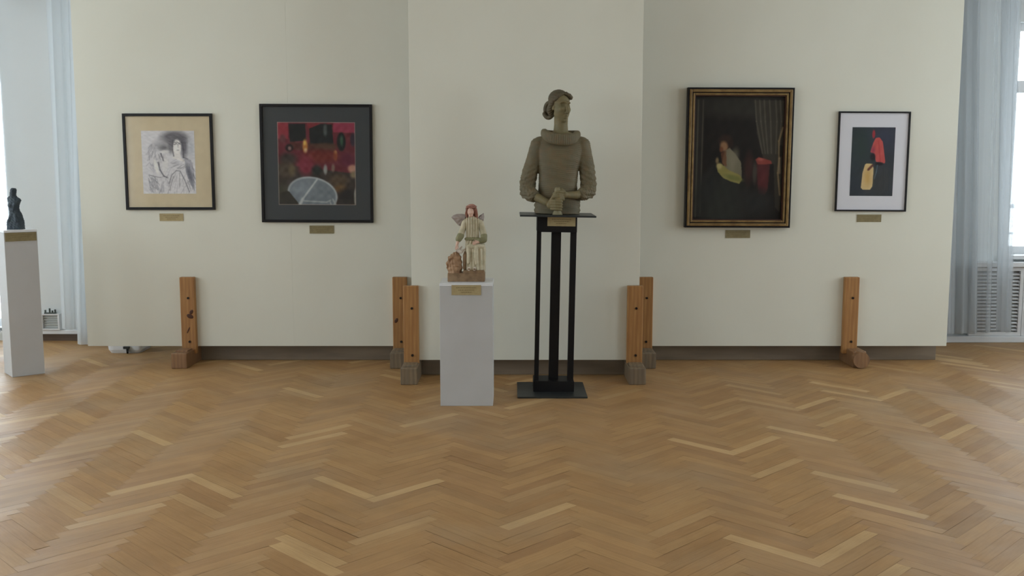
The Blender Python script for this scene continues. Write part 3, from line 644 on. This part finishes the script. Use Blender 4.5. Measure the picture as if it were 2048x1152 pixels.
# cuffs
for (c, d, r) in (((-47, -20, 35.5), (.75, -.55, -.35), 12.2), ((47, -20, 40), (-.8, -.58, -.1), 11.2)):
    V = bmesh.new(); q = Vector((0, 0, 1)).rotation_difference(Vector(d).normalized()).to_matrix().to_4x4(); Mx = Matrix.Translation(c) @ q
    ring = []
    for i in range(60):
        a = 2*math.pi*i/60; row = []
        for j in range(10):
            b_ = 2*math.pi*j/10; rr = r-2.6+3.2*math.cos(b_)+.35*math.cos(a*20); row.append(V.verts.new(Mx @ Vector((rr*math.cos(a), rr*math.sin(a), 6*math.sin(b_)))))
        ring.append(row)
    for i in range(60):
        for j in range(10): V.faces.new((ring[i][j], ring[(i+1) % 60][j], ring[(i+1) % 60][(j+1) % 10], ring[i][(j+1) % 10]))
    bmesh.ops.scale(V, vec=(U, U, U), verts=V.verts); obj('cuff', V, M_knit, bust, True)
# rolled collar
V = bmesh.new(); ring = []; NA, NB = 300, 28
for i in range(NA):
    a = 2*math.pi*i/NA; ca, sa = math.cos(a), math.sin(a); fr = max(0, -sa); row = []
    rib = .38*math.cos(a*58+.5*math.sin(a*7))
    for j in range(NB):
        b_ = 2*math.pi*j/NB; cb, sb = math.cos(b_), math.sin(b_)
        cb = math.copysign(abs(cb)**.7, cb); rx = 32.5+(7+rib*max(0, cb))*cb+1.0*math.sin(a*3+1); ry = 24.5+(6.5+rib*max(0, cb))*cb
        if sb < 0: rx -= 2.5*abs(sb)*(1-fr); ry += 1.5*abs(sb)
        row.append(V.verts.new((3.5+rx*ca, -1+ry*sa-2*fr, 157-7.5*fr+1.0*math.sin(a*2+.7)-ca*1.2+(10+3.5*fr*(sb < 0))*math.copysign(abs(sb)**.75, sb))))
    ring.append(row)
for i in range(NA):
    for j in range(NB): V.faces.new((ring[i][j], ring[(i+1) % NA][j], ring[(i+1) % NA][(j+1) % NB], ring[i][(j+1) % NB]))
bmesh.ops.scale(V, vec=(U, U, U), verts=V.verts); obj('roll_collar', V, M_knit, bust, True)
# head, neck, forearms and hands: one skin
bm = bmesh.new()
HC = Vector((3.5, -2, 214)); HR = Matrix.Translation(HC) @ Matrix.Rotation(math.radians(34), 4, 'Z') @ Matrix.Rotation(math.radians(4), 4, 'X')
h = bmesh.new()
ell(h, (0, 5, 8.5), (18, 20.5, 21), sub=4); ell(h, (0, -5, -7), (16, 15.5, 24.5), sub=4); ell(h, (0, -7, -21.5), (11.6, 11, 10.5)); ell(h, (0, -10.8, -25.5), (8.2, 7.6, 7.6)); ell(h, (0, -13.5, -20), (8, 6.5, 6))
for s in (-1, 1):
    ell(h, (s*8.5, -12.5, -7), (5.6, 6, 7)); ell(h, (s*2.7, -22, -12.8), (2.1, 2.4, 1.8)); ell(h, (s*16, 4, -3), (2, 4.2, 6.5)); ell(h, (s*8, -2, -15), (6.5, 10, 10))
chain(h, [(-11.5, -14.5, 6.5), (-6, -18.6, 8), (0, -19.3, 6.5), (6, -18.6, 8), (11.5, -14.5, 6.5)], [1.5, 1.8, 1.7, 1.8, 1.5])
chain(h, [(0, -19.5, 5), (0, -22.0, -3), (0, -25.0, -11.3)], [2, 2.2, 2.8])
chain(h, [(-5, -17.8, -19.4), (0, -21.0, -18.6), (5, -17.8, -19.4)], [1.2, 1.7, 1.2]); chain(h, [(-4, -18, -22), (0, -20.6, -22.4), (4, -18, -22)], [1.3, 1.9, 1.3])
bmesh.ops.transform(h, matrix=HR, verts=h.verts); t = bpy.data.meshes.new('t'); h.to_mesh(t); h.free(); bm.from_mesh(t)
chain(bm, [(4, 1, 150), (4.5, 1, 163), (4.5, 1, 176), (4.5, 1, 192)], [19, 15, 13.8, 14], sub=3); ell(bm, (5, 0, 158), (26, 17, 7))
chain(bm, [(-50, -16, 37), (-36, -29, 31), (-22, -40, 24)], [9.5, 8.4, 7], sub=3); chain(bm, [(50, -16, 41), (34, -29, 39), (17, -40, 39)], [9, 8, 6.6], sub=3)
ell(bm, (-14, -45, 20), (8, 5.5, 10), rot=(0, math.radians(30), 0)); ell(bm, (10, -44, 39.5), (9.5, 5.5, 7.5))
for z in (27.5, 21.9, 16.4, 11.2):
    k = .9 if z < 12 else 1
    chain(bm, [(-13, -49, z), (-5*k, -55, z+.2), (4*k, -54, z-.6), (7.6*k, -48, z-1.4)], [2.9*k, 2.9*k, 2.6*k, 2.2*k])
chain(bm, [(-15, -46, 27), (-11, -50, 34), (-4, -53, 36.5)], [3.4, 3.1, 2.5])
for z, dx in ((45, 0), (40.2, -1.5), (35.6, -.5), (31.4, 1.5)):
    chain(bm, [(9+dx, -48.5, z-.5), (2+dx, -52.5, z+.6), (-5+dx, -52, z-1.2), (-9.5+dx, -47.5, z-3.2)], [2.8, 2.8, 2.5, 2.1])
chain(bm, [(12, -47, 45), (6, -48, 50), (-1, -47, 51)], [3.3, 3, 2.4])
chain(bm, [(-50, -16, 37), (-58, -3, 55), (-46, 0, 120), (-30, 0, 136), (0, 0, 146)], [9, 9, 9, 9, 12]); chain(bm, [(50, -16, 41), (59, -3, 58), (50, 0, 122), (34, 0, 138), (4, 0, 146)], [8.5, 9, 9, 9, 12])
HRi = HR.inverted()
def face(u, no, co):
    hom = np.concatenate([u, np.ones((len(u), 1))], 1) @ np.array(HRi).T; q = hom[:, :3].copy()
    for s in (-1, 1):
        d = (q-np.array([s*7.2, -18.5, 3]))/np.array([4.2, 6, 3.4]); q[:, 1] += 5.6*np.exp(-(d**2).sum(1))
        d = (q-np.array([s*7.4, -16.3, 2.4]))/np.array([3.0, 5, 1.9]); q[:, 1] -= 1.8*np.exp(-(d**2).sum(1))
    d = (q-np.array([0, -20.5, -20.5]))/np.array([5, 4, .8]); q[:, 1] += 1.0*np.exp(-(d**2).sum(1))
    out = np.concatenate([q, np.ones((len(q), 1))], 1) @ np.array(HR).T
    return out[:, :3]*U
fuse('figure_body', bm, .0028, M_skin, bust, U, 5, face)
# hair
h = bmesh.new()
ell(h, (0, 9, 12.5), (20.5, 21.5, 19.5), sub=4); ell(h, (0, 18, -6), (14, 11, 15))
chain(h, [(-17.5, -3, 12), (-13.5, -7, 18), (-6, -9.5, 23.5), (3, -11, 25.5)], [3.2, 3, 3, 3]); chain(h, [(2, -14, 24), (8, -15.5, 21.5), (13.5, -13.5, 18), (17, -9, 16)], [3, 3.8, 4, 3.4])
for s in (-1, 1): chain(h, [(s*17, 1, 12), (s*17.5, 7, 3), (s*14, 14, -6), (s*7, 20, -14)], [4, 6, 8, 8], sub=3)
bmesh.ops.transform(h, matrix=HR, verts=h.verts)
def strands(u, no, co):
    hom = np.concatenate([u, np.ones((len(u), 1))], 1) @ np.array(HRi).T
    a = np.arctan2(hom[:, 0], hom[:, 2]-2); return co+no*(.28*np.sin(a*30+hom[:, 1]*.25)*U)[:, None]
fuse('hair', h, .0032, M_hair, bust, U, 6, strands)
bm = bmesh.new(); bc = Vector((-19, 21, 207)); Bq = Matrix.Translation(bc) @ Matrix.Rotation(math.radians(-28), 4, 'Z')
pts = []
for k in range(41):
    a = math.radians(-150+k*9.0); rr = 1-.1*k/40
    pts.append(tuple(Bq @ Vector((10.5*rr*math.cos(a), -2+5*k/40, 15.5*rr*math.sin(a)))))
chain(bm, pts, [4.6]*len(pts), step=.5); t_ = tuple(Bq @ Vector((3, 6, -1))); ell(bm, t_, (11, 5, 14)); chain(bm, [(-10, 16, 206), (-2, 12, 206)], [8, 9])
fuse('hair_bun', bm, .003, M_hair, bust, U, 4)
bm = bmesh.new(); loft(bm, [(0, -1, -47, 10, 9), (3, -1, -47, 9.2, 8.3), (9, -1, -47, 6.4, 5.6), (30, -1, -47, 5.6, 5), (50, -1.5, -47, 6.2, 5.4), (54, -1.5, -47, 4, 4)], 28, 2)
bmesh.ops.scale(bm, vec=(U, U, U), verts=bm.verts); obj('held_tool', bm, M_grip, bust, True)['label'] = 'paler upright handle gripped in both hands'
tag(bust, 'olive-brown bust of a woman in a roll-neck sweater, hair in a bun', 'sculpture')

# ------------------------------------------------------------------ angel figurine
AU = 1/294.0
ang = empty('angel_figurine', (P(933, 560, PY+.15).x, PY+.165, PH))
def clay(name, a, b_, c): return bronze(name, srgb(*a), srgb(*b_), srgb(*c), 70)
M_robe = clay('cream_glaze', (204, 194, 168), (184, 174, 146), (154, 148, 118)); M_green = clay('green_glaze', (124, 120, 86), (140, 136, 102), (98, 96, 68))
M_clay = clay('brown_clay', (152, 124, 94), (134, 108, 80), (106, 82, 60)); M_terra = clay('terracotta_clay', (172, 138, 106), (152, 120, 90), (128, 96, 70))
M_wing = clay('grey_mauve_glaze', (168, 156, 148), (146, 134, 126), (122, 108, 100)); M_ahair = clay('auburn_glaze', (150, 100, 82), (122, 78, 62), (90, 56, 44))
M_face = new_mat('pink_glaze', srgb(208, 172, 152), .5); M_pale = clay('white_glaze', (214, 204, 190), (200, 184, 168), (180, 160, 146)); M_wreath = clay('rose_glaze', (182, 136, 118), (158, 110, 94), (124, 80, 66))
def amesh(name, bm, mat, vox=.0022, sm=2, disp=None): return fuse(name, bm, vox, mat, ang, AU, sm, disp)
b0 = B(-37, 37, -20, 22, 0, 17, bev=1.5); box(b0, -6, 36, -18, 20, 15, 23, bev=2)
bmesh.ops.scale(b0, vec=(AU,)*3, verts=b0.verts); obj('base', b0, M_clay, ang)
bm = bmesh.new(); loft(bm, [(4, -23, -3, 13.5, 14), (20, -23, -3, 14, 15), (36, -23.5, -3, 15.5, 15), (48, -23, -2, 13, 13), (55, -22, -2, 8, 8), (58, -21, -2, 4, 4)], 40, 2)
chain(bm, [(-38, -8, 28), (-36, -12, 40), (-28, -15, 50)], [2.5, 3, 2.5]); chain(bm, [(-34, -15, 31), (-22, -19, 32), (-12, -16, 31)], [1.6, 2, 1.6])
amesh('stump', bm, M_terra, disp=lambda u, no, co: co+no*((.8*np.sin(u[:, 2]*.55+np.sin(u[:, 0]*.3))+.5*np.sin(u[:, 0]*1.1+u[:, 2]*.2))*AU)[:, None])
def pleat(u, no, co):
    a = np.arctan2(u[:, 1], u[:, 0]-16); return co+no*((1.1*np.sin(a*15+.02*u[:, 2]))*AU)[:, None]
bm = bmesh.new(); loft(bm, [(21, 17, 0, 20, 16), (30, 17, 0, 20, 16), (45, 17.5, 0, 20, 15.5), (62, 18, 0, 20, 15), (74, 17, 0, 18.5, 13.5), (82, 13, 1, 14, 11)], 72, 2.4)
amesh('skirt', bm, M_robe, disp=pleat)
bm = bmesh.new(); ell(bm, (19, -10, 70), (18, 8, 6.5)); chain(bm, [(4, -12, 68), (5, -15, 52), (4, -15, 38)], [4, 4, 3]); chain(bm, [(20, -15, 68), (19, -17, 50), (20, -16, 36)], [4, 4, 3]); amesh('apron', bm, M_robe)
bm = bmesh.new(); ell(bm, (-6+4, -3, 45), (5, 8, 16)); chain(bm, [(-3, -6, 26), (-4, -8, 52)], [4, 3]); amesh('brown_drape', bm, M_clay)
bm = bmesh.new(); loft(bm, [(78, 12, 1, 14.5, 10), (90, 12, 1, 13.5, 9), (105, 12, 1, 14, 9), (116, 12, 1, 18, 9), (122, 12, 1, 17, 8.5), (126.5, 11, 1, 10, 7), (129, 10.5, 1, 6, 5.5)], 60, 2.3)
amesh('tunic', bm, M_robe, disp=lambda u, no, co: co+no*(.9*np.sin(u[:, 0]*1.35+.4*np.sin(u[:, 2]*.1))*AU)[:, None])
bm = bmesh.new(); ell(bm, (12.5, -1, 84), (16.5, 12, 5.2)); ell(bm, (24, -6, 82), (9, 8, 5)); amesh('green_sash', bm, M_green)
bm = bmesh.new(); chain(bm, [(2, 0, 119.5), (-3, 0, 116), (-7, -1, 104), (-11, -3, 91)], [5, 6.4, 6, 7]); amesh('sleeve', bm, M_robe)
bm = bmesh.new(); chain(bm, [(23, 0, 119.5), (28, 0, 116), (32, 0, 104), (35, -2, 90)], [5, 6.4, 6.2, 7]); amesh('sleeve', bm, M_robe)
bm = bmesh.new(); chain(bm, [(-11, -4, 91), (-15, -7, 84)], [7.2, 6.5]); amesh('cuff', bm, M_green)
bm = bmesh.new(); chain(bm, [(35, -3, 90), (35, -7, 83), (27, -12, 81)], [7.2, 7, 5.5]); amesh('cuff', bm, M_green)
bm = bmesh.new(); chain(bm, [(-16, -8, 81), (-19, -11, 71)], [3.4, 2.6])
for k in range(4): chain(bm, [(-20+k*1.4, -12, 70), (-21.5+k*1.5, -14, 64+abs(k-1))], [1.2, .9])
chain(bm, [(-17, -12, 71), (-15.5, -14, 67)], [1.2, .9])
amesh('hand', bm, M_face, .0014, 1)
bm = bmesh.new(); chain(bm, [(28, -13, 80), (20, -16, 78)], [3.2, 2.8])
for k in range(4): chain(bm, [(19, -17, 80-k*1.7), (13.5, -18, 79-k*1.7)], [1.1, .8])
chain(bm, [(21, -17, 81), (17, -18.5, 83)], [1.2, .9])
amesh('hand', bm, M_face, .0014, 1)
bm = bmesh.new(); chain(bm, [(10.5, 1, 126), (10, 0, 134)], [4.5, 4.5]); ell(bm, (9, -2, 138), (6.6, 7.2, 9), sub=4); chain(bm, [(8.7, -8.6, 139), (8.5, -9.8, 135.5)], [.9, 1.3]); chain(bm, [(6.8, -8, 131.8), (8.6, -8.6, 131.6), (10.4, -8, 131.8)], [.6, .8, .6]); ell(bm, (8.9, -3.6, 131), (4.2, 4.6, 4))
def aface(u, no, co):
    q = u.copy()
    for s in (-1, 1):
        d = (q-np.array([8.8+s*2.8, -8.2, 140]))/np.array([1.6, 3, 1.1]); q[:, 1] += 1.3*np.exp(-(d**2).sum(1))
    return q*AU
amesh('face', bm, M_face, .0012, 3, aface)
bm = bmesh.new(); ell(bm, (10.5, 2.5, 142), (10, 8.5, 10.5), sub=4); chain(bm, [(1.8, -1, 144), (1, -1, 135), (2, -1, 127)], [3, 3.2, 2.4]); chain(bm, [(17.5, -1, 144), (19.5, -1, 135), (20, 0, 125)], [3.4, 4, 3.2]); chain(bm, [(12, 7, 140), (13, 8, 126)], [6, 5])
amesh('hair', bm, M_ahair, disp=lambda u, no, co: co+no*(.45*np.sin(np.arctan2(u[:, 0]-10, u[:, 1])*12+u[:, 2]*.4)*AU)[:, None])
bm = bmesh.new()
for k in range(22):
    a = 2*math.pi*k/22; ell(bm, (10.2+9.6*math.cos(a), 1+9.6*math.sin(a), 148+1.2*math.sin(a)+.5*math.sin(k*2.3)), 1.5, sub=2)
ell(bm, (10.6, 2, 149.5), (8, 7, 4)); amesh('wreath', bm, M_wreath, sm=1)
def wing(pts, root, thick, name):
    t = bmesh.new(); n = 26; root = Vector(root)
    P2 = [Vector(p) for p in pts]
    seg = [(a.lerp(b, q/4)) for a, b in zip(P2, P2[1:]+P2[:1]) for q in range(4)]
    top = []; bot = []
    rows = 9
    for k, p in enumerate(seg):
        rt, rb = [], []
        for j in range(1, rows+1):
            q = root.lerp(p, j/rows); th = thick*(1-(j/rows)**2*.75); rg = .7*math.sin(k*1.57)*j/rows
            y = 9+5*(j/rows)
            rt.append(t.verts.new((q.x, y-th+rg, q.y))); rb.append(t.verts.new((q.x, y+th+rg, q.y)))
        top.append(rt); bot.append(rb)
    m = len(seg); c0 = t.verts.new((root.x, 9-thick, root.y)); c1 = t.verts.new((root.x, 9+thick, root.y))
    for k in range(m):
        l = (k+1) % m
        t.faces.new((c0, top[k][0], top[l][0])); t.faces.new((c1, bot[l][0], bot[k][0]))
        for j in range(rows-1):
            t.faces.new((top[k][j], top[k][j+1], top[l][j+1], top[l][j])); t.faces.new((bot[l][j], bot[l][j+1], bot[k][j+1], bot[k][j]))
        t.faces.new((top[k][-1], bot[k][-1], bot[l][-1], top[l][-1]))
    bmesh.ops.recalc_face_normals(t, faces=t.faces); bmesh.ops.scale(t, vec=(AU,)*3, verts=t.verts); obj('wing', t, M_wing, ang, True)
def W2(cx, cy): return (cx/5.24+860-933, 560-(cy/5.24+390))
wing([W2(*p) for p in ((222, 228), (245, 205), (280, 194), (330, 192), (385, 200), (392, 240), (352, 288), (322, 324), (290, 308), (258, 270))], W2(372, 225), 2.2, 'wing')
wing([W2(*p) for p in ((500, 240), (515, 212), (545, 195), (562, 182), (569, 222), (562, 262), (552, 292), (520, 262))], W2(515, 235), 2.0, 'wing')
bm = bmesh.new(); ell(bm, (-13, -10, 60), (7, 5, 4), rot=(0, .4, 0)); ell(bm, (-19, -12, 63.5), 2.6); chain(bm, [(-9, -9, 60), (-2, -7, 65)], [3, 1.4]); chain(bm, [(-14, -8, 62), (-9, -5, 69)], [2.6, 1.2]); amesh('white_bird', bm, M_pale, .0018)
for x in (6, 17): 
    bm = bmesh.new(); chain(bm, [(x, -12, 25), (x-.5, -19, 24.5)], [3.4, 2.8]); ell(bm, (x, -14, 27), (3.6, 4, 3)); amesh('shoe', bm, M_pale)
    bm = bmesh.new(); chain(bm, [(x-1.2, -20.4, 25.3), (x+.8, -20.4, 25.2)], [1.7, 1.7]); amesh('shoe_tip', bm, M_clay, .0018)
tag(ang, 'small glazed angel figurine in cream robe kneeling beside a brown stump', 'figurine')

# ------------------------------------------------------------------ dark torso statuette
tu = 1/262.0; tc_ = Vector((LC.x, LC.y, 0))+Vector((math.cos(LA)*.5-math.sin(LA)*.5, math.sin(LA)*.5+math.cos(LA)*.5, 0))*LW
tor = empty('torso_statuette', (P(31.5, 450, tc_.y).x, tc_.y, LH))
M_dark = bronze('dark_blue_bronze', srgb(58, 68, 76), srgb(46, 54, 62), srgb(72, 84, 88), 30)
bm = bmesh.new()   # photo scale: 8.23 crop px per px, centre x 262, base y 795
def T(cx, cy, y=0): return ((cx-262)/8.23, y, (795-cy)/8.23)
loft(bm, [(0, 0, 0, 14.8, 12), (4, 0, 0, 15.2, 12.5), (14, 0, 0, 15.4, 12), (18.5, 0, 0, 14.6, 11), (20.5, 0, 0, 12, 9.5)], 40, 4)
prof = [(660, 150, 385, 12), (620, 158, 384, 11.5), (560, 176, 372, 10.5), (500, 180, 342, 8.8), (455, 172, 326, 8.2), (400, 162, 330, 9), (350, 168, 352, 8.6), (318, 156, 374, 7.2), (285, 146, 352, 6.4), (262, 172, 312, 5.8), (238, 200, 296, 5.6), (205, 200, 298, 5.8), (165, 212, 306, 6), (135, 216, 306, 5.6), (120, 228, 296, 4.2), (113, 245, 280, 2)]
loft(bm, [((795-y)/8.23, ((a+b)/2-262)/8.23, (0 if y > 240 else -.8), (b-a)/2/8.23+.4, d) for (y, a, b, d) in prof], 40, 2.2)
ell(bm, T(212, 395, -6), (4.4, 4, 4.6)); ell(bm, T(286, 392, -6), (4.2, 4, 4.6)); chain(bm, [T(200, 650, -9), T(235, 560, -8)], [4.4, 3.6]); chain(bm, [T(325, 650, -9), T(292, 560, -8)], [4.8, 3.8]); ell(bm, T(258, 160, -5), (2.2, 2.4, 3.6)); ell(bm, T(250, 480, -7), (5, 2.6, 5))
def hewn(u, no, co):
    return co+no*(.35*np.sin(u[:, 0]*.9+u[:, 2]*.5)*np.sin(u[:, 2]*.7-u[:, 1]*.6)*tu)[:, None]
fuse('statuette', bm, .0022, M_dark, tor, tu, 4, hewn)
obj('plinth', B(-.052, .052, -.042, .042, 0, .006, bev=.001), M_dark, tor)
tag(tor, 'small dark blue-grey armless torso statuette standing on the tall left pedestal', 'statuette')

# ------------------------------------------------------------------ things glimpsed under the panels
c0 = G(248, 707)
r = empty('white_trolley', (c0.x, c0.y+.16, 0))
b0 = bmesh.new(); loft(b0, [(.0, 0, 0, .13, .14), (.03, 0, 0, .15, .15), (.30, .01, 0, .19, .16)], 40, 8); obj('housing', b0, M_white, r)
obj('castor', cyl(bmesh.new(), (.035, -.172, .024), (1, .5, 0), .022, .014, 18), M_rubber, r)
obj('fork', B(.0, .05, -.175, -.14, .042, .062), M_plate, r)
tag(r, 'low white box with black castor, half hidden under the left panel', 'trolley')
r = empty('low_bench', (G(1560, 700).x, G(1560, 700).y+.1, 0)); ox_ = r.location.x
for px, dy in ((1427, -.02), (1505, .05), (1637, .0), (1832, .03)):
    x = G(px, 700).x-ox_; bm = B(x-.018, x+.018, dy-.018, dy+.018, 0, .40)
    bm2 = bm; obj('leg', bm2, M_rubber if False else M_footgrey, r)
    obj('foot_cap', B(x-.024, x+.024, dy-.026, dy+.022, .085, .105), M_rubber, r)
xa = G(1410, 700).x-ox_; xb = G(1850, 700).x-ox_
obj('bench_top', B(xa, xb, -.10, .14, .40, .43, bev=.004), M_pine, r)
tag(r, 'low bench behind the right panel, only leg tips showing beneath it', 'bench')
c1 = G(1740, 703)
r = empty('floor_socket_box', (c1.x, c1.y+.05, 0)); obj('casing', B(-.12, .12, -.05, .05, 0, .035, bev=.004), M_rubber, r); obj('socket_face', B(-.1, .1, -.035, .035, .035, .04, bev=.002), M_plate, r)
tag(r, 'flat black socket box on the floor beneath the right panel', 'socket box')
